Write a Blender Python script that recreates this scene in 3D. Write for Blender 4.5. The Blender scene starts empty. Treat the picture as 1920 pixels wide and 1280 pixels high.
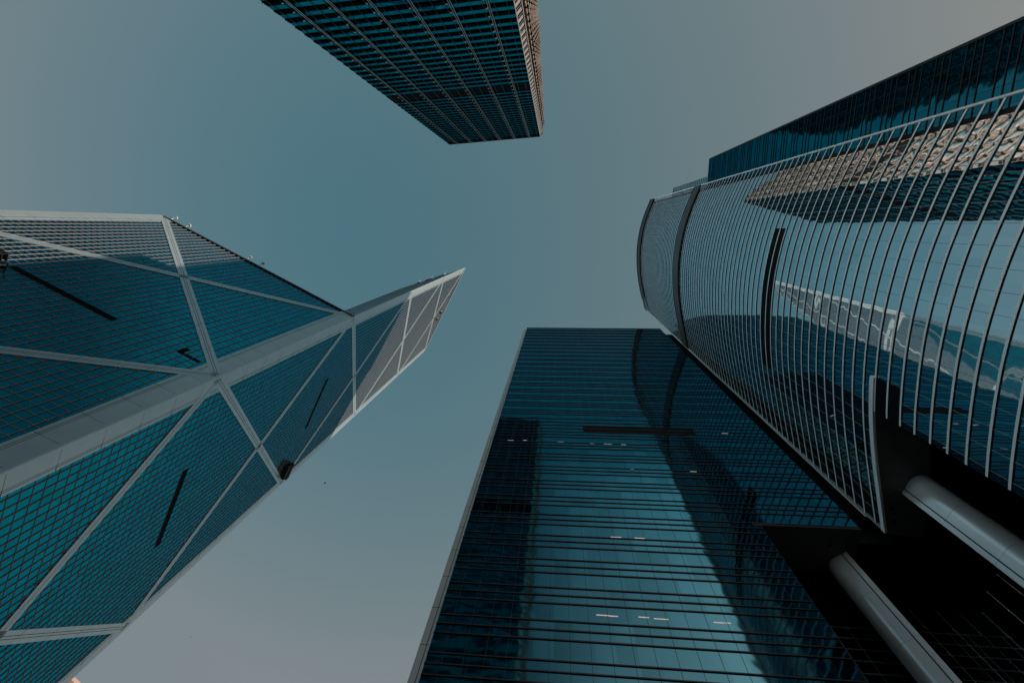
import bpy, math, random
from mathutils import Matrix, Vector

random.seed(7)
R_ = math.radians
S = bpy.context.scene
C = S.collection
EYE = 1.6                      # camera height above the plaza; all heights below are given above the eye

# ------------------------------------------------------------------ camera
FPX, ZU, ZV = 920.58, 1046.23, 425.70          # focal length and zenith in 1920 x 1280 pixels
def cam_rot():
    z = Vector((ZU - 960, -(ZV - 640), -FPX)).normalized()
    a = Vector((0, 0, -1))
    v = a.cross(z); c = a.dot(z)
    K = Matrix(((0, -v.z, v.y), (v.z, 0, -v.x), (-v.y, v.x, 0)))
    M = Matrix.Identity(3) + K + (K @ K) * (1 / (1 + c))
    return M @ Matrix(((1, 0, 0), (0, -1, 0), (0, 0, -1)))
WC = cam_rot()
cd = bpy.data.cameras.new('camera')
cam = bpy.data.objects.new('camera', cd); C.objects.link(cam)
cd.sensor_width = 36; cd.lens = FPX / 1920 * 36; cd.clip_start = 0.1; cd.clip_end = 6000
cam.matrix_world = Matrix.Translation((0, 0, EYE)) @ WC.transposed().to_4x4()
S.camera = cam

def ray(u, v):
    return WC.transposed() @ Vector(((u - 960) / FPX, (640 - v) / FPX, -1))
def at(u, v, h):
    w = ray(u, v); return Vector((w.x / w.z * h, w.y / w.z * h))

# ------------------------------------------------------------------ sky, sun, exposure
SUN_AZ, SUN_EL = R_(-9.7), math.atan(0.33)     # azimuth in the x-y plane
W = bpy.data.worlds.new('World'); S.world = W; W.use_nodes = True
nt = W.node_tree; nt.nodes.clear()
def N(t, tree=None, **k):
    n = (tree or nt).nodes.new(t)
    for a, b in k.items(): setattr(n, a, b)
    return n
L = nt.links.new
out = N('ShaderNodeOutputWorld'); bg = N('ShaderNodeBackground'); L(bg.outputs[0], out.inputs[0])
sky = N('ShaderNodeTexSky', sky_type='NISHITA', sun_disc=False)
sky.sun_elevation = SUN_EL; sky.sun_rotation = math.pi / 2 - SUN_AZ
sky.air_density = 1.0; sky.dust_density = 3.0; sky.ozone_density = 1.0
tc = N('ShaderNodeTexCoord'); GEN = tc.outputs['Generated']
sx = N('ShaderNodeSeparateXYZ'); L(GEN, sx.inputs[0])
def vec(op, a, b):
    n = N('ShaderNodeVectorMath', operation=op)
    for i, x in enumerate((a, b)):
        if isinstance(x, tuple): n.inputs[i].default_value = x
        else: L(x, n.inputs[i])
    return n.outputs['Value'] if op == 'DOT_PRODUCT' else n.outputs[0]
def mapr(x, a, b, c, d, how='SMOOTHSTEP'):
    n = N('ShaderNodeMapRange', interpolation_type=how); L(x, n.inputs[0])
    for i, v in zip((1, 2, 3, 4), (a, b, c, d)): n.inputs[i].default_value = v
    return n.outputs[0]
# hazy clear sky: base + paler towards the horizon + warmer and brighter towards the sun's side
z2 = N('ShaderNodeMath', operation='MULTIPLY'); L(sx.outputs[2], z2.inputs[0]); L(sx.outputs[2], z2.inputs[1])
r2 = N('ShaderNodeMath', operation='SUBTRACT', use_clamp=True); r2.inputs[0].default_value = 1; L(z2.outputs[0], r2.inputs[1])
r2c = N('ShaderNodeMath', operation='MINIMUM'); L(r2.outputs[0], r2c.inputs[0]); r2c.inputs[1].default_value = .66
def cxyz(x):
    c = N('ShaderNodeCombineXYZ')
    for i in range(3): L(x, c.inputs[i])
    return c.outputs[0]
r4 = N('ShaderNodeMath', operation='MULTIPLY'); L(r2c.outputs[0], r4.inputs[0]); L(r2c.outputs[0], r4.inputs[1])
col = vec('ADD', (1.01, 1.81, 2.12), vec('MULTIPLY', cxyz(r2c.outputs[0]), (.60, .57, .43)))
col = vec('ADD', col, vec('MULTIPLY', cxyz(r4.outputs[0]), (2.95, 1.22, .62)))
col = vec('ADD', col, vec('MULTIPLY', cxyz(sx.outputs[0]), (1.08, .46, .11)))
col = vec('ADD', col, vec('MULTIPLY', cxyz(sx.outputs[1]), (-.05, -.02, -.01)))
# added dark sky sector, mostly out of view, to deepen the glass reflections
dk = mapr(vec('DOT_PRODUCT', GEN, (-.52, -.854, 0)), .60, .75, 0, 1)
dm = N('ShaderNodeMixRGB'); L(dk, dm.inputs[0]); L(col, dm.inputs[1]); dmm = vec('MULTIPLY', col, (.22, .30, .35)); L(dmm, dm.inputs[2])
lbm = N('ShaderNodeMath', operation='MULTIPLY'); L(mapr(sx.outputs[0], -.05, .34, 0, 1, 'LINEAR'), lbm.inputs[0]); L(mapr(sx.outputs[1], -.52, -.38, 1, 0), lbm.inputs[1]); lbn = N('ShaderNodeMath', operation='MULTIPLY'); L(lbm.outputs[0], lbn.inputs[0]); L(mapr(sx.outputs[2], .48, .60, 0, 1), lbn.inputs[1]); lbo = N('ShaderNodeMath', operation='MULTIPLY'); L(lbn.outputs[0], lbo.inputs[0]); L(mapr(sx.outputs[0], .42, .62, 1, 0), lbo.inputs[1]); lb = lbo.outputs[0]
db = N('ShaderNodeMixRGB'); L(lb, db.inputs[0]); L(dm.outputs[0], db.inputs[1]); L(vec('MULTIPLY', col, (9.5, 5.4, 4.6)), db.inputs[2])  # boosted sky patch, added out of view to brighten the flat tower's reflections
# added bright low sky, out of view, to light the fins and columns
low_fill = N('ShaderNodeMath', operation='MULTIPLY'); L(mapr(sx.outputs[2], .22, .47, 1, 0), low_fill.inputs[0]); L(mapr(sx.outputs[0], -.92, -.68, 1, 0), low_fill.inputs[1])
fill_mix = N('ShaderNodeMixRGB'); L(low_fill.outputs[0], fill_mix.inputs[0]); L(db.outputs[0], fill_mix.inputs[1]); L(vec('MULTIPLY', col, (13, 12.6, 12)), fill_mix.inputs[2])
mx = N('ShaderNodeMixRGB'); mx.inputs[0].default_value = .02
L(fill_mix.outputs[0], mx.inputs[1]); L(sky.outputs[0], mx.inputs[2])
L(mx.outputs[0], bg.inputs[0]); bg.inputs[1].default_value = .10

sd = bpy.data.lights.new('sun', 'SUN'); sd.energy = 5.0; sd.angle = R_(.5); sd.color = (1, .68, .54)
so = bpy.data.objects.new('sun', sd); C.objects.link(so)
to_sun = Vector((math.cos(SUN_EL) * math.cos(SUN_AZ), math.cos(SUN_EL) * math.sin(SUN_AZ), math.sin(SUN_EL)))
so.rotation_euler = to_sun.to_track_quat('Z', 'Y').to_euler(); so.location = to_sun * 900
S.view_settings.view_transform = 'Standard'; S.view_settings.look = 'None'
S.view_settings.exposure = 0; S.view_settings.gamma = 1
S.render.engine = 'CYCLES'
S.cycles.max_bounces = 8; S.cycles.glossy_bounces = 5; S.cycles.diffuse_bounces = 3
S.cycles.use_denoising = True

# ------------------------------------------------------------------ materials
M = {}
def mat(name, col, rough=.5, metal=0, spec=.5, var=0, vscale=.3, bump=0, bscale=(1, 1, 1), bdist=.05, panes=None, emit=None, streak=0, edge=None):
    m = bpy.data.materials.new(name); m.use_nodes = True; t = m.node_tree
    b = t.nodes['Principled BSDF']
    b.inputs['Base Color'].default_value = (*col, 1); b.inputs['Roughness'].default_value = rough
    b.inputs['Metallic'].default_value = metal; b.inputs['Specular IOR Level'].default_value = spec
    if metal == 1: b.inputs['Specular Tint'].default_value = (*(edge or (col[0] * .9, col[1], col[2])), 1)   # coated glass keeps its tint at a glance
    if emit:
        b.inputs['Emission Color'].default_value = (*emit[0], 1); b.inputs['Emission Strength'].default_value = emit[1]
    g = t.nodes.new('ShaderNodeTexCoord'); l = t.links.new
    if var or panes:
        mixn = t.nodes.new('ShaderNodeMixRGB'); mixn.blend_type = 'MULTIPLY'; mixn.inputs[0].default_value = 1
        mixn.inputs[1].default_value = (*col, 1)
        if panes:                                    # every pane has a slightly different coating
            mp = t.nodes.new('ShaderNodeVectorMath'); mp.operation = 'MULTIPLY'; mp.inputs[1].default_value = panes[0]
            l(g.outputs['UV'], mp.inputs[0])
            fl = t.nodes.new('ShaderNodeVectorMath'); fl.operation = 'FLOOR'; l(mp.outputs[0], fl.inputs[0])
            wn = t.nodes.new('ShaderNodeTexWhiteNoise'); wn.noise_dimensions = '2D'; l(fl.outputs[0], wn.inputs['Vector'])
            src = wn.outputs['Value']; lo, hi = panes[1]
        else:
            n = t.nodes.new('ShaderNodeTexNoise'); n.inputs['Scale'].default_value = vscale; n.inputs['Detail'].default_value = 6
            if streak:
                q = t.nodes.new('ShaderNodeMapping'); q.inputs['Scale'].default_value = (1, 1, streak); l(g.outputs['Object'], q.inputs[0]); l(q.outputs[0], n.inputs['Vector'])
            else: l(g.outputs['Object'], n.inputs['Vector'])
            src = n.outputs['Fac']; lo, hi = 1 - var, 1 + var
        mr = t.nodes.new('ShaderNodeMapRange'); l(src, mr.inputs[0])
        mr.inputs[1].default_value = 0 if panes else .3; mr.inputs[2].default_value = 1 if panes else .7
        mr.inputs[3].default_value = lo; mr.inputs[4].default_value = hi
        l(mr.outputs[0], mixn.inputs[2]); l(mixn.outputs[0], b.inputs['Base Color'])
    if bump:                                         # slightly wavy, slightly out-of-true sheets
        q = t.nodes.new('ShaderNodeMapping'); q.inputs['Scale'].default_value = bscale; l(g.outputs['UV'], q.inputs[0])
        n = t.nodes.new('ShaderNodeTexNoise'); n.inputs['Scale'].default_value = 1; n.inputs['Detail'].default_value = 1.2
        l(q.outputs[0], n.inputs['Vector'])
        bp = t.nodes.new('ShaderNodeBump'); bp.inputs['Strength'].default_value = bump; bp.inputs['Distance'].default_value = bdist
        l(n.outputs['Fac'], bp.inputs['Height']); l(bp.outputs[0], b.inputs['Normal'])
    M[name] = m; return m

mat('teal_glass', (.004, .36, .49), .06, 1, edge=(.05, .60, .74), panes=((1 / 1.3, 1 / 1.277, 1), (.86, 1.1)), bump=.25, bscale=(.25, .3, 1), bdist=.05)
mat('bank_metal', (.50, .70, .76), .30, .5, var=.05, vscale=.5)
mat('bank_joint', (.03, .05, .055), .6)
mat('bank_mullion', (.26, .25, .24), .6, .0, spec=.05)
mat('louver_black', (.004, .006, .008), .8, spec=.1)
mat('truss_dark', (.012, .018, .022), .6)
mat('curve_glass', (.88, .97, 1.0), .025, 1, edge=(.58, .70, .75), panes=((1 / 1.55, 1 / 1.83, 1), (.93, 1.05)), bump=.22, bscale=(.32, .45, 1), bdist=.06)
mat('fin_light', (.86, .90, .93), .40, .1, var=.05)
mat('fin_under', (.02, .022, .025), .7)  # shade beneath the pale fins is put into this near-black colour
mat('band_grey', (.045, .055, .06), .6, .2, var=.2)
mat('dark_metal', (.012, .016, .02), .5, .3)
mat('plain_glass', (.03, .13, .185), .05, 1, edge=(.42, .78, .92), panes=((1 / 1.55, 1 / 1.86, 1), (.84, 1.12)), bump=.22, bscale=(.5, .6, 1), bdist=.05)
mat('fin_dark', (.012, .022, .028), .5, .3)
mat('strip_stone', (.46, .56, .58), .4, .6, var=.06)
mat('wing_glass', (.06, .30, .37), .05, 1, panes=((1 / 1.55, 1 / 1.86, 1), (.85, 1.1)), bump=.35, bscale=(.5, .7, 1), bdist=.06)
mat('rear_panel', (.34, .66, .74), .1, 1)
mat('ladder_light', (.40, .50, .52), .4, .3)
mat('ck_glass', (.004, .42, .49), .06, 1, panes=((1 / 1.2, 1 / 3.9, 1), (.85, 1.1)), bump=.35, bscale=(.4, .5, 1), bdist=.05)
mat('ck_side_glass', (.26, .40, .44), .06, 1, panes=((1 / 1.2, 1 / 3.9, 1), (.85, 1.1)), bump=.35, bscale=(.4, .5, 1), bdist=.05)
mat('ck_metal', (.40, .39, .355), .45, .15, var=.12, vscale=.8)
mat('ck_steel', (.40, .52, .56), .3, .85)
mat('ck_mull', (.10, .13, .14), .4, .5)
mat('ck_dark', (.006, .009, .011), .9, spec=.03)
mat('knob_light', (.75, .68, .62), .4)
mat('column_metal', (.95, .96, .97), .24, .65, var=.18, vscale=.35, streak=.2)
mat('groove', (.012, .016, .018), .7)
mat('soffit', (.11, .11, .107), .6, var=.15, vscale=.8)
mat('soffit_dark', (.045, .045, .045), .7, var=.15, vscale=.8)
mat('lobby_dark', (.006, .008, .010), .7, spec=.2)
mat('lobby_glass', (.025, .05, .07), .08, 1)
mat('steel_rod', (.60, .72, .76), .4, .3)
mat('joint_metal', (.26, .33, .35), .4, .4)
mat('lamp_glow', (.8, .7, .66), .5, emit=((1, .80, .70), .37))
mat('lamp_warm', (.8, .6, .4), .5, emit=((1, .62, .30), .9))
mat('paving', (.055, .056, .056), .8, var=.25, vscale=.4)
mat('asphalt', (.05, .05, .052), .85, var=.2, vscale=1.5)
mat('plaster', (.36, .33, .31), .7, var=.1)
mat('window_dark', (.16, .11, .07), .3)
mat('bird_dark', (.02, .025, .03), .8)

# ------------------------------------------------------------------ builders
class MB:
    """Collects faces (heights above the eye) and links them as one mesh object."""
    def __init__(s): s.v = []; s.f = []; s.m = []; s.uv = []; s.smooth = []
    def face(s, pts, m, uv=None, smooth=False):
        i = len(s.v); s.v += [tuple(p) for p in pts]; s.f.append(tuple(range(i, i + len(pts)))); s.m.append(m)
        s.uv.append(uv or [(0, 0)] * len(pts)); s.smooth.append(smooth)
    def hexa(s, b, t, m):                       # bottom ring and top ring of four points
        s.face(b[::-1], m); s.face(t, m)
        n = len(b)
        for i in range(n):
            j = (i + 1) % n; s.face([b[i], b[j], t[j], t[i]], m)
    def obox(s, o, ax, ay, az, m, under=None):  # box from a corner along three vectors
        o, ax, ay, az = Vector(o), Vector(ax), Vector(ay), Vector(az)
        b = [o, o + ax, o + ax + ay, o + ay]; t = [p + az for p in b]
        if ax.cross(ay).dot(az) < 0: b, t = [b[0], b[3], b[2], b[1]], [t[0], t[3], t[2], t[1]]
        s.face(b[::-1], under or m); s.face(t, m)
        for i in range(4):
            j = (i + 1) % 4; s.face([b[i], b[j], t[j], t[i]], m)
    def prism(s, poly, z0, z1, m, top=None, bottom=None):
        a = sum(poly[i][0] * poly[(i + 1) % len(poly)][1] - poly[(i + 1) % len(poly)][0] * poly[i][1] for i in range(len(poly)))
        if a < 0: poly = poly[::-1]
        b = [(p[0], p[1], z0) for p in poly]; t = [(p[0], p[1], z1) for p in poly]
        s.face(b[::-1], bottom or m); s.face(t, top or m)
        for i in range(len(poly)):
            j = (i + 1) % len(poly); s.face([b[i], b[j], t[j], t[i]], m)
    def tube(s, p, q, r, m, n=8):
        p, q = Vector(p), Vector(q); d = (q - p).normalized()
        x = d.orthogonal().normalized(); y = d.cross(x)
        A = [p + (x * math.cos(2 * math.pi * i / n) + y * math.sin(2 * math.pi * i / n)) * r for i in range(n)]
        B = [a + (q - p) for a in A]
        for i in range(n):
            j = (i + 1) % n; s.face([A[i], A[j], B[j], B[i]], m, smooth=True)
        s.face(A[::-1], m); s.face(B, m)
    def build(s, name, parent=None):
        me = bpy.data.meshes.new(name)
        off = Vector((0, 0, EYE)) - (parent_loc(parent))
        me.from_pydata([tuple(Vector(p) + off) for p in s.v], [], s.f)
        names = []
        for x in s.m:
            if x not in names: names.append(x)
        for x in names: me.materials.append(M[x])
        me.polygons.foreach_set('material_index', [names.index(x) for x in s.m])
        me.polygons.foreach_set('use_smooth', s.smooth)
        uvl = me.uv_layers.new(name='UVMap')
        flat = []
        for u in s.uv:
            for a in u: flat += [a[0], a[1]]
        uvl.data.foreach_set('uv', flat)
        if any(s.smooth):
            import bmesh
            bm = bmesh.new(); bm.from_mesh(me); bmesh.ops.remove_doubles(bm, verts=bm.verts, dist=1e-4); bm.to_mesh(me); bm.free()
        me.update()
        o = bpy.data.objects.new(name, me); C.objects.link(o)
        if parent: o.parent = parent
        return o
def parent_loc(p):
    v = Vector((0, 0, 0))
    while p: v = v + Vector(p.location); p = p.parent
    return v
def thing(name, label, cat, loc, group=None):
    o = bpy.data.objects.new(name, None); C.objects.link(o); o.location = (loc[0], loc[1], 0)
    o['label'] = label; o['category'] = cat
    if group: o['group'] = group
    o.empty_display_size = 2
    return o
def tag(o, label=None, cat=None, group=None, kind=None):
    if label: o['label'] = label
    if cat: o['category'] = cat
    if group: o['group'] = group
    if kind: o['kind'] = kind
    return o
G0 = -EYE

class Wall:
    """A vertical plane: s metres along it, z above the eye, d metres out of it."""
    def __init__(w, p, u, n): w.p, w.u, w.n = Vector(p), Vector(u).normalized(), Vector(n).normalized()
    def pt(w, s, z, d=0):
        q = w.p + w.u * s + w.n * d; return Vector((q.x, q.y, z))
    def quad(w, mb, s0, s1, z0, z1, d, m):
        pts = [w.pt(s0, z0, d), w.pt(s1, z0, d), w.pt(s1, z1, d), w.pt(s0, z1, d)]
        uv = [(s0, z0), (s1, z0), (s1, z1), (s0, z1)]
        nn = (pts[1] - pts[0]).cross(pts[3] - pts[0])
        if nn.x * w.n.x + nn.y * w.n.y < 0: pts, uv = pts[::-1], uv[::-1]
        mb.face(pts, m, uv)
    def box(w, mb, s0, s1, z0, z1, d0, d1, m, under=None):
        mb.obox(w.pt(s0, z0, d0), (*(w.u * (s1 - s0)), 0), (*(w.n * (d1 - d0)), 0), (0, 0, z1 - z0), m, under)
    def beam(w, mb, a, b, width, d0, d1, m):    # slanting flat bar, cut vertically at both ends
        (s0, z0), (s1, z1) = a, b
        ln = math.hypot(s1 - s0, z1 - z0); h = width / 2 * ln / abs(s1 - s0)
        q = lambda d: [w.pt(s0, z0 - h, d), w.pt(s1, z1 - h, d), w.pt(s1, z1 + h, d), w.pt(s0, z0 + h, d)]
        B, F = q(d0), q(d1)
        nn = (F[1] - F[0]).cross(F[3] - F[0])
        if nn.x * w.n.x + nn.y * w.n.y < 0: B, F = B[::-1], F[::-1]
        mb.face(F, m)
        for i in range(4):
            j = (i + 1) % 4; mb.face([B[i], B[j], F[j], F[i]], m)

# ================================================================== ground
mb = MB(); mb.face([(-900, -900, G0), (900, -900, G0), (900, 900, G0), (-900, 900, G0)], 'paving'); tag(mb.build('plaza_ground'), kind='structure')
mb = MB(); mb.face([(-46, -300, G0 + .004), (-34, -300, G0 + .004), (-34, 400, G0 + .004), (-46, 400, G0 + .004)], 'asphalt'); tag(mb.build('road'), kind='structure')

# ================================================================== the faceted, cross-braced tower
BP = Vector((-49.98, 21.14)); BA = 2.06192
bu = Vector((math.cos(BA), math.sin(BA))); bw = Vector((-bu.y, bu.x))
if bw.x > 0: bw = -bw
BQ = BP + bu * 52; BR = BP + bw * 52; BO = BQ + bw * 52; BC = (BQ + BR) / 2
NODE = [65.54 + 49.78 * (k - 1) for k in range(6)]     # node heights N0..N5
bank = thing('braced_tower', 'teal glass tower with pale diagonal cross braces and stepped triangular top', 'tower', BC)
f1 = Wall(BP, bu, -bw)          # faces right in the picture
f2 = Wall(BP, bw, -bu)          # faces up in the picture
f3 = Wall(BR, bu, bw)           # the two hidden faces
f4 = Wall(BQ, bw, bu)
TOP, MID = NODE[5], NODE[2]
def bank_face(w, z1, name):
    mb = MB(); w.quad(mb, 0, 52, G0, z1, 0, 'teal_glass')
    s = 1.3
    while s < 51.5:
        w.box(mb, s - .035, s + .035, G0, z1, -.02, .10, 'bank_mullion'); s += 1.3
    k = 0; z = NODE[0]
    while z > 12: z -= 1.277
    while z < z1 - .3:
        w.box(mb, .02, 52, z - .05, z + .05, -.02, .035, 'bank_mullion'); z += 1.2764
    return mb.build(name, bank)
bank_face(f1, TOP, 'curtain_wall'); bank_face(f2, MID, 'curtain_wall')
bank_face(f3, NODE[1], 'curtain_wall'); bank_face(f4, NODE[2], 'curtain_wall')
# inner walls of the tallest shaft, standing above its neighbours, and the sloping roofs
mb = MB()
dv = (BC - BP); ln = dv.length
wi = Wall(BP, dv, (dv.y, -dv.x) if Vector((dv.y, -dv.x)).dot(BR - BP) > 0 else (-dv.y, dv.x))
wi.quad(mb, 0, ln, MID, TOP, 0, 'teal_glass')
z = MID
while z < TOP - .5:
    wi.box(mb, .3, ln, z - .045, z + .045, -.02, .012, 'bank_mullion'); z += 1.2764
for k in range(1, int(ln / 2.6)): wi.box(mb, k * 2.6 - .05, k * 2.6 + .05, MID, TOP, -.02, .02, 'bank_mullion')
wj = Wall(BC, BQ - BC, (BO - BC)); wj.quad(mb, 0, ln, NODE[2], TOP, 0, 'teal_glass')
mb.build('inner_wall', bank)
mb = MB(); mb.face([(*BP, TOP), (*BQ, TOP), (*BC, TOP)], 'bank_joint'); mb.build('roof', bank)
mb = MB()
mb.face([(*BR, MID), (*BP, MID), (*BC, MID + 24)], 'teal_glass')
mb.face([(*BR, NODE[1]), (*BC, NODE[1] + 24), (*BO, NODE[1])], 'teal_glass')
mb.face([(*BQ, NODE[2]), (*BO, NODE[2]), (*BC, NODE[2] + 24)], 'teal_glass')
mb.face([(*BC, NODE[1]), (*BO, NODE[1]), (*BO, NODE[2]), (*BC, NODE[2] + 24)], 'teal_glass')
mb.face([(*BR, NODE[1]), (*BC, NODE[1] + 24), (*BC, MID + 24), (*BR, MID)], 'teal_glass')
mb.build('roof', bank)
def brace(w, a, b, width=1.62):
    mb = MB(); w.beam(mb, a, b, width, .0, .142, 'bank_metal')
    ln = math.hypot(b[0] - a[0], b[1] - a[1]); sc = ln / abs(b[0] - a[0])
    for o in (-.18, .18):                          # the two drainage grooves along it
        w.beam(mb, (a[0], a[1] + o * sc), (b[0], b[1] + o * sc), .08, .143, .145, 'bank_joint')
    n = 9; si = 1 if b[0] > a[0] else -1           # panel joints
    for k in range(1, n):
        f = k / n; s = a[0] + (b[0] - a[0]) * f; z = a[1] + (b[1] - a[1]) * f
        h = width / 2 * sc
        F = [w.pt(s - .02, z - h, .1460), w.pt(s + .02, z - h, .1460), w.pt(s + .02, z + h, .1460), w.pt(s - .02, z + h, .1460)]
        mb.face(F, 'bank_joint')
    mb.build('diagonal_brace', bank)
for k in range(0, 5):
    brace(f1, (.3, NODE[k]), (52, NODE[k + 1])); brace(f1, (52, NODE[k]), (.3, NODE[k + 1]))
for k in range(0, 2):
    brace(f2, (.3, NODE[k]), (52, NODE[k + 1])); brace(f2, (52, NODE[k]), (.3, NODE[k + 1]))
brace(f4, (2, NODE[1]), (50, NODE[2])); brace(f4, (50, NODE[1]), (2, NODE[2]))
# corner columns: a flat panel and a rebated strip on either face, a narrow chamfer between
def corner(w, s_edge, width, z0, z1, name, side=1, strip=.85):
    mb = MB(); e = s_edge
    a, b = sorted((e, e + side * (width - strip))); w.box(mb, a, b, z0, z1, 0, .14, 'bank_metal')
    a, b = sorted((e + side * (width - strip), e + side * width)); w.box(mb, a, b, z0, z1, 0, .125, 'bank_metal')
    for o in (width - strip + .06, width - strip * .62):
        a, b = sorted((e + side * o, e + side * (o + .07))); w.box(mb, a, b, z0, z1, .12, .127, 'bank_joint')
    z = z0 + 2
    while z < z1:
        a, b = sorted((e, e + side * width)); w.box(mb, a, b, z, z + .05, .12, .1412, 'bank_joint'); z += 3.83 * 1.35
    return mb.build(name, bank)
corner(f1, .30, 2.8, G0, TOP, 'corner_column'); corner(f1, 52, 2.1, G0, TOP, 'corner_column', -1)
corner(f2, .30, 2.9, G0, MID, 'corner_column'); corner(f2, 52, 2.2, G0, MID, 'corner_column', -1)
mb = MB()
for (cx, w1, w2, z1) in ((BP, f1, f2, TOP), ):
    a = cx + w1.u * .30 + w1.n * .14; b = cx + w2.u * .30 + w2.n * .14; c = cx + w1.u * .30; d = cx + w2.u * .30
    e1 = cx + w1.n * .14 + w2.n * .02; e2 = cx + w2.n * .14 + w1.n * .02
    mb.prism([tuple(a), tuple(e1), tuple(e2), tuple(b), tuple(d), tuple(cx + (w1.u + w2.u) * .3), tuple(c)], G0, z1 + .3, 'bank_metal')
mb.build('corner_edge', bank)
mb = MB()
for (p, n1, n2, z1) in ((BQ, f1.n, f4.n, TOP), (BR, f2.n, f3.n, MID)):
    mb.prism([tuple(p), tuple(p + n1 * .14), tuple(p + n1 * .14 + n2 * .9), tuple(p + n2 * .9)], G0, z1, 'bank_metal')
mb.build('corner_edge', bank)
mb = MB(); wi.box(mb, .35, 1.0, MID, TOP, 0, .015, 'bank_metal'); mb.build('corner_column', bank)
mb = MB(); f1.box(mb, 0, 52, TOP - .8, TOP + .5, 0, .38, 'bank_metal'); mb.build('parapet', bank)
mb = MB(); f2.box(mb, 0, 52, MID - .2, MID + .35, 0, .30, 'bank_joint'); mb.build('parapet', bank)
# black louvred slots in the glass
for (w, s0, s1, z0, z1) in ((f1, 17.9, 33.8, NODE[1] + .06, NODE[1] + 1.22), (f1, 18.2, 33.9, NODE[2] + .06, NODE[2] + 1.22),
                            (f2, 17.8, 34.4, NODE[1] + .06, NODE[1] + 1.22)):
    mb = MB(); w.box(mb, s0, s1, z0, z1, .0, .104, 'louver_black')
    for i in range(1, 5): w.box(mb, s0, s1, z0 + i * .23, z0 + i * .23 + .03, .104, .12, 'louver_black')
    mb.build('louver_slot', bank)
mb = MB(); f2.box(mb, 4.0, 7.6, NODE[1] + .9, NODE[1] + 1.5, 0, .07, 'louver_black'); f2.box(mb, 7.0, 7.6, NODE[1] + 1.5, NODE[1] + 3.0, 0, .07, 'louver_black'); mb.build('louver_slot', bank)
for (s, z) in ((25, 252.4), (29, 251.2)):
    mb = MB(); f1.box(mb, s - .5, s + .5, z - .6, z + .6, .2, .9, 'truss_dark'); f1.box(mb, s - .9, s - .5, z - .3, z + .3, .2, .7, 'knob_light'); mb.build('wall_fitting', bank)
# masts and flood lights along the two roof edges
for (w, s, zt, h) in ((f2, 50.5, MID, 3.0), (f2, 46.5, MID, 2.4), (f2, 29.8, MID, 2.6), (f2, 26.5, MID, 3.0), (f2, 2.0, MID, 2.4), (f2, .6, MID, 1.6)):
    mb = MB(); mb.tube(w.pt(s, zt, .1), w.pt(s, zt + h * .7, .7), .08, 'bank_metal', 6); mb.obox(w.pt(s - .3, zt + h * .7 - .2, .4), (*(w.u * .6), 0), (*(w.n * .5), 0), (0, 0, .35), 'knob_light'); mb.build('flood_light', bank)
for s, h, l in ((12, 3.5, 6), (20, 3, 3.5), (27, 2.5, 1.5)):
    mb = MB(); wi.box(mb, s, s + l, TOP, TOP + h * .6, -1.5, .3, 'bank_metal' if l > 5 else 'truss_dark'); mb.tube(wi.pt(s, TOP, .2), wi.pt(s - .5, TOP + h, 1.0), .14, 'bank_metal', 6); mb.build('roof_plant', bank)

# maintenance cradles that hang on the tower's glass
def cradle(w, s0, s1, z0, z1, label, slabs):
    t = thing('maintenance_cradle', label, 'cradle', w.pt((s0 + s1) / 2, 0, 1).xy)
    for (a, b, c, d, o, q) in slabs:
        mb = MB(); w.box(mb, a, b, c, c + .12, o, q, 'truss_dark'); w.box(mb, a, b, d - .12, d, o, q, 'truss_dark')
        n = 7
        for i in range(n + 1):
            s = a + (b - a - .1) * i / n
            w.box(mb, s, s + .1, c + .12, d - .12, q - .12, q, 'truss_dark'); w.box(mb, s, s + .1, c + .12, d - .12, o, o + .12, 'truss_dark')
        w.box(mb, a, b, c + .12, c + .9, q - .1, q - .02, 'truss_dark'); w.box(mb, a, b, (c + d) / 2, (c + d) / 2 + .12, o, q, 'truss_dark')
        mb.build('platform', t)
    for i in range(3):
        mb = MB(); s = s0 + .6 + (s1 - s0 - 1.2) * i / 2; mb.tube(w.pt(s, (z0 + z1) / 2, .1), w.pt(s, (z0 + z1) / 2 + .4, 1.4), .1, 'truss_dark', 6); mb.build('bracket', t)
cradle(f1, 43.2, 49.8, 111.5, 116.0, 'small dark lattice maintenance cradle at the tower edge beside a pale brace', [(43.8, 48.4, 112.2, 113.5, .3, 1.3), (45.0, 49.8, 114.4, 115.7, .3, 1.3)])
cradle(f2, 32.6, 38.5, 61.5, 66.5, 'dark cradle with a sunlit side hanging beside the long black slot', [(35.6, 40.0, 64.6, 66.5, .3, 1.6), (34.9, 39.2, 62.4, 63.8, .3, 1.3)])

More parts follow.
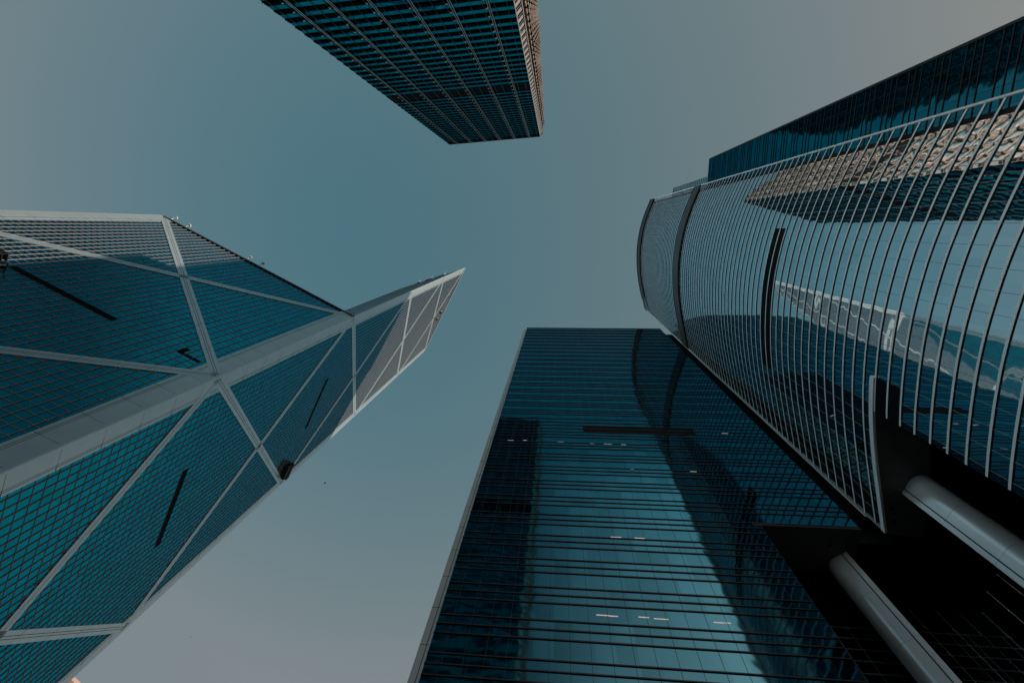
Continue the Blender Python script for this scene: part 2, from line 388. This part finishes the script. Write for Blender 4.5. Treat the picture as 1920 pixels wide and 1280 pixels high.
# ================================================================== the square tower with outrigger tubes
KL = Vector((-54.1, -40.43)); KR = Vector((-9.17, -42.99)); ku = (KR - KL).normalized(); kn = Vector((-ku.y, ku.x))
if kn.y < 0: kn = -kn
KH = 255.5; kw = (KR - KL).length
slab = thing('square_tower', 'dark square tower with thin bright vertical tubes and a beige sunlit side', 'tower', (KL + KR) / 2 - kn * 22)
k1 = Wall(KL, ku, kn)
ch = 1.45
KS = KR + ku * ch - kn * ch                       # start of the side face behind the corner chamfer
k2 = Wall(KS, -kn, ku); k2w = 46
kc = Wall(KR, KS - KR, (ku + kn)); kcw = (KS - KR).length
def ck_face(w, width, metal, name, ledge=.20, spand=1.65, glass='ck_glass'):
    mb = MB(); w.quad(mb, 0, width, G0, KH, 0, glass)
    z = 3.0
    while z < KH - 3:
        if 161.5 < z + .1 < 168.5: w.box(mb, 0, width, z, z + 3.9, -.02, .10, 'ck_dark')
        else:
            w.box(mb, 0, width, z, z + spand, -.02, .06, metal)
            w.box(mb, -.05, width, z - .12, z, -.02, ledge, metal, 'ck_dark')
            w.box(mb, -.05, width, z + .62, z + .70, .06, ledge * .8, metal, 'ck_dark')
        z += 3.9
    w.box(mb, 0, width, KH - 4.0, KH, -.02, .16, 'ck_dark')
    return mb.build(name, slab)
ck_face(k1, kw, 'ck_dark', 'curtain_wall'); ck_face(k2, k2w, 'ck_metal', 'curtain_wall', .24, 1.6, 'ck_side_glass')  # one cladding coloured twice: near-black for the shaded front, beige for the sunlit side
mb = MB()
k3 = Wall(KL, -kn, -ku); k3.quad(mb, 0, k2w, G0, KH, 0, 'ck_glass'); k4 = Wall(KL - kn * k2w, ku, -kn); k4.quad(mb, 0, kw, G0, KH, 0, 'ck_glass')
mb.build('curtain_wall', slab)
mb = MB(); mb.face([(*KL, KH), (*(KL - kn * k2w), KH), (*(KS - kn * k2w), KH), (*KS, KH), (*KR, KH)], 'ck_dark'); mb.build('roof', slab)
tubes1 = [4.67 + 7.1 * i for i in range(6)]
for s in tubes1:
    mb = MB()
    for o in (-.2, .2): mb.tube(k1.pt(s + o, G0, .42), k1.pt(s + o, KH - 1.2, .42), .075, 'ck_steel', 6)
    mb.build('vertical_tube', slab)
tubes2 = [3.4 + 5.9 * i for i in range(8)]
for s in tubes2:
    mb = MB()
    for o in (-.17, .17): mb.tube(k2.pt(s + o, G0, .42), k2.pt(s + o, KH - 1.2, .42), .12, 'ck_metal', 6)
    mb.build('vertical_tube', slab)
mb = MB()
for s in [4.67 + 7.1 * i + o for i in range(-1, 6) for o in (1.15, 3.55, 5.95)]:
    if .4 < s < kw - .4: k1.box(mb, s - .03, s + .03, G0, KH - 4, .06, .18, 'ck_mull')
mb.build('mullions', slab)
mb = MB(); z = 6.0
while z < KH - 3:
    for i, s in enumerate(tubes1):
        mb.obox(k1.pt(s - .62, z, .2), (*(k1.u * .28), 0), (*(k1.n * .62), 0), (0, 0, .9), 'ck_dark')
        mb.obox(k1.pt(s - .66, z - .02, .82), (*(k1.u * .36), 0), (*(k1.n * .14), 0), (0, 0, .36), 'knob_light')
    z += 3.9
tag(mb.build('light_fittings', slab), kind='stuff')
mb = MB(); z = 6.0; r = 0
while z < KH - 3:
    for s in tubes2:
        mb.obox(k2.pt(s - .3, z, .1), (*(k2.u * .4), 0), (*(k2.n * .9), 0), (0, 0, .6), 'ck_dark')
        mb.obox(k2.pt(s - .36, z - .05, 1.0), (*(k2.u * .55), 0), (*(k2.n * .35), 0), (0, 0, .7), 'knob_light')
    z += 3.9
tag(mb.build('light_fittings', slab), kind='stuff')
mb = MB(); kc.quad(mb, 0, kcw, G0, KH - 1, 0, 'ck_dark'); z = 3.0
while z < KH - 5:
    kc.box(mb, .16, kcw - .16, z, z + .22, 0, .16, 'ck_metal'); kc.quad(mb, .16, kcw - .16, z + 1.5, z + 3.2, .03, 'ladder_light'); z += 3.9
kc.box(mb, 0, .16, G0, KH - 1, 0, .2, 'ck_metal'); kc.box(mb, kcw - .16, kcw, G0, KH - 1, 0, .2, 'ck_metal')
mb.build('corner_chamfer', slab)
def on_wall(w, u, v):
    r = ray(u, v); n = w.n; t = n.dot(w.p) / (n.x * r.x + n.y * r.y); q = r * t
    return (Vector((q.x, q.y)) - w.p).dot(w.u), q.z
for (u, v) in ((660, 53), (721, 47)):
    s, z = on_wall(k1, u, v); mb = MB()
    mb.obox(k1.pt(s - .75, z + .9, .2), (*(k1.u * 1.5), 0), (*(k1.n * .75), -1.5), (*(k1.n * .03), .03), 'ladder_light'); mb.build('open_window', slab)

# ================================================================== the curved tower
AH = 189.4
arc_pts = [(34.0, -9.35), (31.95, -3.65), (30.75, 1.2), (30.2, 5.2), (30.0, 9.0), (30.15, 13.0), (30.6, 17.3), (31.45, 21.8), (32.55, 26.2), (33.75, 30.7)]
def catmull(P, n):
    P = [Vector(p) for p in P]; Q = [P[0] * 2 - P[1]] + P + [P[-1] * 2 - P[-2]]; o = []
    for i in range(1, len(Q) - 2):
        for k in range(n):
            t = k / n; a, b, c, d = Q[i - 1:i + 3]
            o.append(.5 * ((2 * b) + (c - a) * t + (2 * a - 5 * b + 4 * c - d) * t * t + (3 * b - a - 3 * c + d) * t ** 3))
    o.append(P[-1]); return o
ARC = catmull(arc_pts, 6)
ARCL = [0]
for i in range(1, len(ARC)): ARCL.append(ARCL[-1] + (ARC[i] - ARC[i - 1]).length)
def arc_n(i):
    a, b = ARC[max(0, i - 1)], ARC[min(len(ARC) - 1, i + 1)]; t = (b - a).normalized(); return Vector((-t.y, t.x))
def arc_sub(y0, y1):
    """Points and normals of the arc between two y values (cut exactly)."""
    o = []
    for i in range(len(ARC) - 1):
        a, b = ARC[i], ARC[i + 1]; na, nb = arc_n(i), arc_n(i + 1)
        def put(f):
            p = a.lerp(b, f); q = (p, na.lerp(nb, f).normalized(), ARCL[i] + (ARCL[i + 1] - ARCL[i]) * f)
            if not o or (o[-1][0] - p).length > 1e-4: o.append(q)
        lo = max(0, (y0 - a.y) / (b.y - a.y)); hi = min(1, (y1 - a.y) / (b.y - a.y))
        if lo < hi: put(lo); put(hi)
    return o
YA, YB, YG, YC, YF = -9.35, 30.7, -7.9, 17.6, 14.2      # ends of the screen, of the glass, of the corner notch, of its fascia
ZC = 47.6                                                # underside over the corner notch
curved = thing('curved_tower', 'tall office tower with a bulging mirror glass front ringed by pale fins', 'tower', (45, 10))
def arc_glass(mb, y0, y1, z0, z1, m, d=0):
    q = arc_sub(y0, y1)
    for (p, n, s), (p2, n2, s2) in zip(q, q[1:]):
        a, b = p + n * d, p2 + n2 * d
        mb.face([(*b, z0), (*a, z0), (*a, z1), (*b, z1)], m, [(s2, z0), (s, z0), (s, z1), (s2, z1)], True)
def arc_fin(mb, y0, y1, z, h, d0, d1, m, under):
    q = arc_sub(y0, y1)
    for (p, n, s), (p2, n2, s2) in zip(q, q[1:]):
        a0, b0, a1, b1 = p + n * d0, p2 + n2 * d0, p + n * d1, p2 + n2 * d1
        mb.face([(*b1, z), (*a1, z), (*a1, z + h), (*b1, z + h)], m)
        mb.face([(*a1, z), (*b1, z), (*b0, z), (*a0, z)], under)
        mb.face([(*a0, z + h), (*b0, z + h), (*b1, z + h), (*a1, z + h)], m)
    for (p, n, s), rev in ((q[0], 0), (q[-1], 1)):
        f = [(*(p + n * d0), z), (*(p + n * d1), z), (*(p + n * d1), z + h), (*(p + n * d0), z + h)]
        mb.face(f[::-1] if rev else f, m)
mb = MB(); arc_glass(mb, YG, YB, ZC, AH, 'curve_glass'); arc_glass(mb, YG, YC, G0, ZC, 'curve_glass')
# vertical joints between panes
q = arc_sub(YG, YB)
s = q[0][2] + .6
while s < q[-1][2]:
    for (p, n, a), (p2, n2, b) in zip(q, q[1:]):
        if a <= s < b:
            f = (s - a) / (b - a); c = p.lerp(p2, f); nn = n.lerp(n2, f).normalized(); tt = Vector((-nn.y, nn.x))
            z0 = G0 if c.y < YC else ZC
            mb.obox((*(c - tt * .018), z0), (*(tt * .036), 0), (*(nn * .012), 0), (0, 0, AH - 5 - z0), 'joint_metal'); break
    s += 1.55
mb.build('curtain_wall', curved)
zf = [49.4 + 1.826 * k for k in range(-18, 75)]
for z in zf:
    if z > AH - 5.2 or z < 17: continue
    if 126.5 < z < 131: continue
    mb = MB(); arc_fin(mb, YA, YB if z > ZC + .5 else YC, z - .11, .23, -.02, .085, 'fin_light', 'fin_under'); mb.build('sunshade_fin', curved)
mb = MB(); arc_glass(mb, YA, YB, 126.3, 131.0, 'band_grey', .30)
arc_fin(mb, YA, YB, 126.0, .3, 0, .32, 'band_grey', 'dark_metal'); arc_fin(mb, YA, YB, 131.0, .3, 0, .32, 'band_grey', 'dark_metal'); mb.build('plant_floor_band', curved)
mb = MB(); arc_glass(mb, YA, YB, 184.2, AH + .5, 'dark_metal', .45); arc_fin(mb, YA, 20, 184.0, .2, -.1, .47, 'dark_metal', 'dark_metal'); arc_fin(mb, YA, 27, AH + .5, .25, -.3, .6, 'dark_metal', 'dark_metal'); mb.build('parapet', curved)
mb = MB(); arc_glass(mb, .5, 20.5, 71.4, 73.0, 'louver_black', .03); arc_glass(mb, .5, 20.5, 73.3, 74.7, 'louver_black', .03); mb.build('louver_slot', curved)
# left and right edge trims
qa, qb = arc_sub(YA, YB)[0], arc_sub(YA, YB)[-1]
mb = MB(); mb.tube((*(qa[0] + qa[1] * .1), G0), (*(qa[0] + qa[1] * .1), AH), .14, 'fin_light', 8); mb.build('edge_trim', curved)
mb = MB(); mb.tube((*(qb[0] + qb[1] * .1), ZC), (*(qb[0] + qb[1] * .1), AH), .07, 'ladder_light', 8); mb.build('edge_trim', curved)
# dark return wall behind the open ends of the fins
qg = arc_sub(YG, YB)[0]; mb = MB()
rp = qg[0].lerp(qa[0], .45)
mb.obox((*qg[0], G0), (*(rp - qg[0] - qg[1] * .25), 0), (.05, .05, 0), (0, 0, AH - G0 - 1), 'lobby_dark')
mb.build('return_wall', curved)
# body behind the curved front
mb = MB(); body = [tuple(p + Vector((.25, 0))) for p, n, s in arc_sub(YG + .1, YB - .05)] + [(58, 30.0), (58, -7.6)]
mb.prism(body, ZC + 3.2, AH - 1, 'dark_metal')
low = [tuple(p + Vector((.25, 0))) for p, n, s in arc_sub(YG + .1, YC)] + [(46.5, YC), (58, YC), (58, -7.6)]
mb.prism(low, G0, ZC + 3.15, 'dark_metal'); mb.build('body', curved)
# rear block with ribbed blue cladding, seen past both edges of the front
rear = [(41.2, -13.2), (36.15, 33.0), (63, 58), (84, 58), (84, -13.2)]
mb = MB(); ra, rb = Vector(rear[0]), Vector(rear[1]); wr = Wall(ra, rb - ra, (-1, -.1)); rl = (rb - ra).length
mb.prism(rear, ZC + 3.4, 187.6, 'dark_metal')
mb2 = MB(); wr.quad(mb2, 0, rl, 100, 188.0, .03, 'rear_panel')
z = 100
while z < 187.5:
    wr.box(mb2, 0, rl, z, z + .55, .03, .16, 'ladder_light'); z += 1.9
wr.box(mb2, -.05, rl + .05, 187.6, 188.2, 0, .2, 'fin_dark')
mb2.build('rear_cladding', curved); mb.build('rear_block', curved)
# soffit over the open corner
mb = MB()
fa = arc_sub(YF, YB)
back = [Vector((37.3, 31.2)), Vector((36.4, 21.7)), Vector((34.6, 14.2))]
poly = [p + n * .2 for p, n, s in fa] + back
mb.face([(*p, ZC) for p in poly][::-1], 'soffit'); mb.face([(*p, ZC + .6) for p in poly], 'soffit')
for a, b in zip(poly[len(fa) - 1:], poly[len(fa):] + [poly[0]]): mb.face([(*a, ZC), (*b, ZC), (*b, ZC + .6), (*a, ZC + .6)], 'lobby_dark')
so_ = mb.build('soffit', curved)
mb = MB(); arc_fin(mb, YF, YB, ZC - .02, .62, 0, .24, 'fin_light', 'fin_light'); mb.build('soffit_fascia', curved)
mb = MB(); arc_glass(mb, YF, YC, ZC - 3.6, ZC - .1, 'louver_black', .03); mb.build('louver_slot', curved)
for (u, v) in ((1672, 952), (1677, 976)):
    p = at(u, v, ZC); mb = MB(); mb.tube((*p, ZC - .03), (*p, ZC + .1), .22, 'louver_black', 14); mb.build('downlight', so_)
# closing panels at the ends of the notch
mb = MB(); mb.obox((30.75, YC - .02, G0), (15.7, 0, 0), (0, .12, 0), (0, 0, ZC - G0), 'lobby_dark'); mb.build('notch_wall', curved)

# ================================================================== the flat-fronted tower
IY, IX0, IX1, IH = 30.6, -9.3, 31.4, 150.2
IC, IZ = 21.5, 47.9                                   # corner notch starts at x = IC under z = IZ
plain = thing('flat_tower', 'dark blue glass tower with a flat front ruled by dark horizontal fins', 'tower', (10, 52))
iw = Wall((0, IY), (1, 0), (0, -1))
mb = MB(); iw.quad(mb, IX0, IX1, IZ, IH, 0, 'plain_glass'); iw.quad(mb, IX0, IC, G0, IZ, 0, 'plain_glass')
x = -8.1
while x < IX1 - .3:
    iw.box(mb, x - .016, x + .016, G0 if x < IC else IZ, IH - 1, -.01, .012, 'fin_dark'); x += 1.553
mb.build('curtain_wall', plain)
tri = []
for k in range(-3, 12): tri += [29.57 + 3.725 * k + o for o in (0, -.92, -1.85)]
tri = [z for z in tri if 14 < z < 67]
tri += [68.7, 69.71, 70.74, 71.99, 73.28, 74.53, 75.99]
for k in range(1, 20): tri += [75.99 + 3.77 * k + o for o in (-1.86, -.93, 0)]
tri = sorted(z for z in tri if z < IH - .6)
rest = MB()
for i, z in enumerate(tri):
    mb = MB() if i < 95 else rest
    iw.box(mb, IX0, IX1 if z > IZ else IC, z - .05, z + .05, -.01, .075, 'fin_dark', 'fin_under')
    if i < 95: mb.build('sunshade_fin', plain)
tag(rest.build('upper_sunshade_fins', plain), kind='stuff')
mb = MB(); iw.box(mb, IX0, IX1, IH - .5, IH + .25, -.5, .12, 'fin_dark'); mb.build('parapet', plain)
mb = MB(); iw.box(mb, -10.05, IX0, G0, IH - 2.2, -.8, .10, 'strip_stone')
z = 4
while z < IH - 4: iw.box(mb, -10.05, IX0, z, z + .05, .09, .103, 'groove'); z += 3.73
iw.box(mb, -9.55, -9.48, G0, IH - 2.4, .09, .104, 'groove'); mb.build('edge_pier', plain)
mb = MB(); iw.box(mb, 4.2, 21.0, 70.95, 71.8, .0, .04, 'louver_black'); iw.box(mb, 4.2, 21.0, 72.1, 73.15, .0, .04, 'louver_black'); mb.build('louver_slot', plain)
mb = MB(); mb.prism([(-9.9, IY + .3), (IX1, IY + .3), (IX1, 74), (-9.9, 74)], IZ + 3, IH - .6, 'dark_metal')
mb.prism([(-9.9, IY + .3), (IC, IY + .3), (IC, 74), (-9.9, 74)], G0, IZ + 2.95, 'dark_metal'); mb.build('body', plain)
mb = MB(); mb.obox((IX1 + .05, IY + 1.6, IZ), (3.5, 0, 0), (0, .2, 0), (0, 0, IH - IZ - .3), 'lobby_dark'); mb.build('joint_wall', plain)
# soffit of its notch
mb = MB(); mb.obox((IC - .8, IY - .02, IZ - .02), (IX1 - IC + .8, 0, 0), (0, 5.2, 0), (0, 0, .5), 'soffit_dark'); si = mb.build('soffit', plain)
for (u, v) in ((1555, 1022), (1587, 1024)):
    p = at(u, v, IZ); mb = MB(); mb.tube((*p, IZ - .05), (*p, IZ + .1), .20, 'louver_black', 14); mb.build('downlight', si)
# glazed wall set back under the notch
bw_ = Wall((0, 38.6), (1, 0), (0, -1)); mb = MB()
bw_.quad(mb, IC, 44, G0, 43.6, 0, 'plain_glass')
for z in [43.4 - 1.3 * k for k in range(20)]: bw_.box(mb, IC, 44, z - .05, z + .05, 0, .07, 'joint_metal')
x = IC + 1
while x < 44: bw_.box(mb, x - .04, x + .04, G0, 43.6, 0, .02, 'joint_metal'); x += 1.55
mb.build('recessed_wall', plain)
mb = MB(); mb.obox((IC, 38.65, 43.65), (22.5, 0, 0), (0, .3, 0), (0, 0, 7.3), 'lobby_dark'); mb.build('recessed_wall', plain)
# lit ceiling lamps showing through the glass
for (u, v, wpx) in ((952, 825, 11), (981, 825, 7), (1046, 828, 11), (1067, 829, 7), (1096, 830, 4), (1106, 831, 8), (1132, 832, 15), (1165, 833, 9),
                    (1159, 877.5, 17), (1182, 879, 7), (1145, 1006, 20), (1190, 1008, 19), (1118, 1152, 24), (1142, 1154, 17), (1197, 1156, 20), (1226, 1159, 27), (1338, 1166, 20), (1360, 1167, 10), (1294, 883.5, 12), (1353, 812, 12)):
    s, z = on_wall(iw, u, v); s2, z2 = on_wall(iw, u + wpx, v + wpx * .03)
    mb = MB(); iw.box(mb, s, s2, z - .05, z + .05, 0, .012, 'lamp_glow'); mb.build('ceiling_light', plain)

# ================================================================== low glass wing beyond the curved tower
wx, wy, wz = 36.4, -15.65, 129.6
wing = thing('glass_wing', 'lower dark blue glass block rising behind the upper edge of the curved tower', 'office block', (50, -12))
ww = Wall((wx, wy), (0, 1), (-1, 0)); wl = 7.6
mb = MB(); ww.quad(mb, 0, wl, G0, wz, 0, 'wing_glass')
for s in (1.6, 3.15, 4.7, 6.25): ww.box(mb, s - .016, s + .016, G0, wz - 1, -.01, .012, 'fin_dark')
mb.build('curtain_wall', wing)
base = 1.5388 * wx
z = base + 3.727 * math.floor((12 - base) / 3.727)
fz = []
while z < wz: fz += [z, z - .925, z - 1.85]; z += 3.727
fz = sorted(f for f in fz if 14 < f < wz - .5)
rest = MB()
for i, z in enumerate(fz):
    mb = MB() if i < 90 else rest
    ww.box(mb, -.06, wl, z - .05, z + .05, -.01, .06, 'fin_dark', 'fin_under')
    if i < 90: mb.build('sunshade_fin', wing)
if rest.v: tag(rest.build('upper_sunshade_fins', wing), kind='stuff')
mb = MB(); ww.box(mb, -.12, .12, G0, wz + .2, -.1, .10, 'fin_dark'); mb.build('edge_trim', wing)
mb = MB(); ww.box(mb, -.12, wl, wz, wz + .35, -.3, .12, 'ladder_light'); mb.build('parapet', wing)
mb = MB(); mb.prism([(wx + .3, wy + .1), (wx + .3, -7.9), (40.8, -7.9), (40.8, -13.4), (70, -13.4), (70, wy + .1)], G0, wz - .1, 'dark_metal'); mb.build('body', wing)

# ================================================================== big round-fronted columns under the corner
def column(cx, cy, face, rad, ztop, label):
    """D-shaped shaft: round side away from 'face', grooved flat side towards it."""
    t = thing('column', label, 'column', (cx, cy), 'round fronted columns under the open corner')
    f = Vector(face).normalized(); g = Vector((-f.y, f.x)); c = Vector((cx, cy))
    pts = []
    n = 22
    for i in range(n + 1):
        a = math.pi * i / n; pts.append(c + g * math.cos(a) * rad - f * math.sin(a) * rad)
    seg = [G0] + [ztop - 5.4 * k for k in range(9, 0, -1) if ztop - 5.4 * k > G0 + 1] + [ztop]
    mb = MB()
    for z0, z1 in zip(seg, seg[1:]):
        z1 -= .03
        for a, b in zip(pts, pts[1:]): mb.face([(*b, z0), (*a, z0), (*a, z1), (*b, z1)], 'column_metal', smooth=True)
    core = [c + (p - c) * .985 for p in pts]
    for a, b in zip(core, core[1:]): mb.face([(*b, G0), (*a, G0), (*a, ztop), (*b, ztop)], 'groove', smooth=True)
    mb.build('round_shell', t)
    d = .55 * rad                                      # flat straight cheeks with a groove between, then the flat back panel
    for s in (1, -1):
        mb = MB()
        for z0, z1 in zip(seg, seg[1:]): mb.obox((*(c + g * s * rad * .99), z0), (*(f * d), 0), (*(g * -s * .18), 0), (0, 0, z1 - z0 - .025), 'column_metal')
        mb.build('side_panel', t)
    mb = MB(); mb.obox((*(c - g * rad * .9 + f * .02), G0), (*(g * rad * 1.8), 0), (*(f * (d + .16)), 0), (0, 0, ztop - G0), 'groove'); mb.build('core', t)
    mb = MB()
    for z0, z1 in zip(seg, seg[1:]): mb.obox((*(c - g * rad * .98 + f * (d + .12)), z0), (*(g * rad * 1.96), 0), (*(f * .45), 0), (0, 0, z1 - z0 - .025), 'column_metal')
    mb.build('back_panel', t)
column(30.0, 35.0, (.80, -.60), 1.28, IZ, 'thick grey round fronted column nearer the flat ruled tower')
column(36.0, 25.4, (-.35, .94), 1.30, ZC, 'thick grey round fronted column under the curved tower, its round side upward')

# ================================================================== dark lobby in the corner, with a point-fixed glass wall
lob = thing('glass_lobby', 'dark recessed lobby with point fixed glass walls between the two columns', 'lobby', (48, 40))
ZL = 46.5
rp_ = [at(u, v, ZL) for u, v in ((1698, 1135), (1752, 1142), (1797, 1147), (1841, 1147), (1850, 1108), (1868, 1075))]
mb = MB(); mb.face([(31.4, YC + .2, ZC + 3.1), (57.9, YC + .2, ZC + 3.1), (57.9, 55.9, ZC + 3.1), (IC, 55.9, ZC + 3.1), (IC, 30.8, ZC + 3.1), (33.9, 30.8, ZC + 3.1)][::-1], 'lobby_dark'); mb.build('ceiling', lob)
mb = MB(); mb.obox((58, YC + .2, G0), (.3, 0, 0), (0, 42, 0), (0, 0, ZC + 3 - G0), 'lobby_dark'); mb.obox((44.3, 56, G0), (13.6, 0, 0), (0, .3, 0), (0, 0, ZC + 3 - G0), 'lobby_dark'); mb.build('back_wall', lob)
mb = MB()
cor = rp_[3]; e1 = rp_[0] + (rp_[0] - cor) * .3; e2 = rp_[5] + (rp_[5] - cor) * 1.5
for a, b in ((e1, cor), (cor, e2)):
    d_ = (b - a).normalized(); nn = Vector((d_.y, -d_.x)); 
    mb.face([(*(a + nn * -.3), G0), (*(b + nn * -.3), G0), (*(b + nn * -.3), ZL), (*(a + nn * -.3), ZL)], 'lobby_glass')
gw = mb.build('glass_wall', lob)
extra = [rp_[5] + (rp_[5] - rp_[4]) * k for k in (1, 2)]
for p in rp_ + extra:
    mb = MB(); mb.tube((*p, G0), (*p, ZL), .035, 'steel_rod', 6); rod = mb.build('cable_rod', lob)
    mb = MB(); z = ZL - 2.8
    while z > 6:
        for a in range(4):
            t = math.pi / 4 + a * math.pi / 2; dd = Vector((math.cos(t), math.sin(t)))
            mb.tube((*p, z), (p.x + dd.x * .26, p.y + dd.x * .12, z + dd.y * .26), .035, 'steel_rod', 5)
        z -= 3.1
    mb.build('spider_fitting', rod)
p = at(1832, 1249, 41); mb = MB(); mb.tube((*p, 41), (*p, 41.2), .20, 'lamp_warm', 12); mb.build('ceiling_lamp', lob)

# ================================================================== far sunlit block at the lower left, beyond the braced tower
FZ = 134.5
FB = at(127, 1255, FZ)
far = thing('apartment_block', 'distant beige apartment block just peeping past the braced tower, lower left corner', 'building', FB)
fg = Vector((.6, .8)); fd = Vector((-.8, .6))
mb = MB(); mb.prism([tuple(FB), tuple(FB + fg * 26), tuple(FB + fg * 26 + fd * 16), tuple(FB + fd * 16)], G0, FZ, 'plaster'); mb.build('wall', far)
fw = Wall(FB, fg, -fd)
for k in range(1, 12):
    mb = MB()
    for i in range(9): fw.box(mb, .7 + i * 2.8, 2.2 + i * 2.8, FZ - 3.2 * k, FZ - 3.2 * k + 1.9, -.02, .05, 'window_dark')
    mb.build('window_row', far)

# ================================================================== birds
def bird(u, v, h, span, rot, label):
    p = at(u, v, h); mb = MB(); c, s = math.cos(rot), math.sin(rot)
    def T(x, y, z): return (p.x + (x * c - y * s) * span, p.y + (x * s + y * c) * span, h + z * span)
    body = [(-.28, 0, .0, .02), (-.12, 0, 0, .06), (.08, 0, 0, .075), (.22, 0, .01, .05), (.33, 0, .02, .015)]
    rings = [[T(x, r * math.cos(2 * math.pi * k / 8), z + r * math.sin(2 * math.pi * k / 8)) for k in range(8)] for x, y, z, r in body]
    for a, b in zip(rings, rings[1:]):
        for k in range(8): mb.face([a[k], a[(k + 1) % 8], b[(k + 1) % 8], b[k]], 'bird_dark')
    mb.face(rings[0], 'bird_dark'); mb.face(rings[-1], 'bird_dark')
    for sg in (1, -1):
        up = [T(.12, sg * .05, .05), T(.16, sg * .25, .13), T(.02, sg * .5, .10), T(-.06, sg * .28, .11), T(-.08, sg * .05, .04)]
        dn = [(a, b, z - .02 * span) for a, b, z in up]
        mb.face(up, 'bird_dark'); mb.face(dn[::-1], 'bird_dark')
        for i in range(5): mb.face([up[i], dn[i], dn[(i + 1) % 5], up[(i + 1) % 5]], 'bird_dark')
    mb.face([T(-.26, .02, .01), T(-.42, .09, .01), T(-.42, -.09, .01), T(-.26, -.02, .01)], 'bird_dark')
    o = mb.build('bird', None); return tag(o, label, 'bird', 'birds in the sky')
bird(609, 905, 110, .9, 1.2, 'tiny dark bird high in the sky between the braced and the flat tower')
bird(357, 1194, 150, .7, .4, 'faintest tiny bird in the pale sky near the lower left')
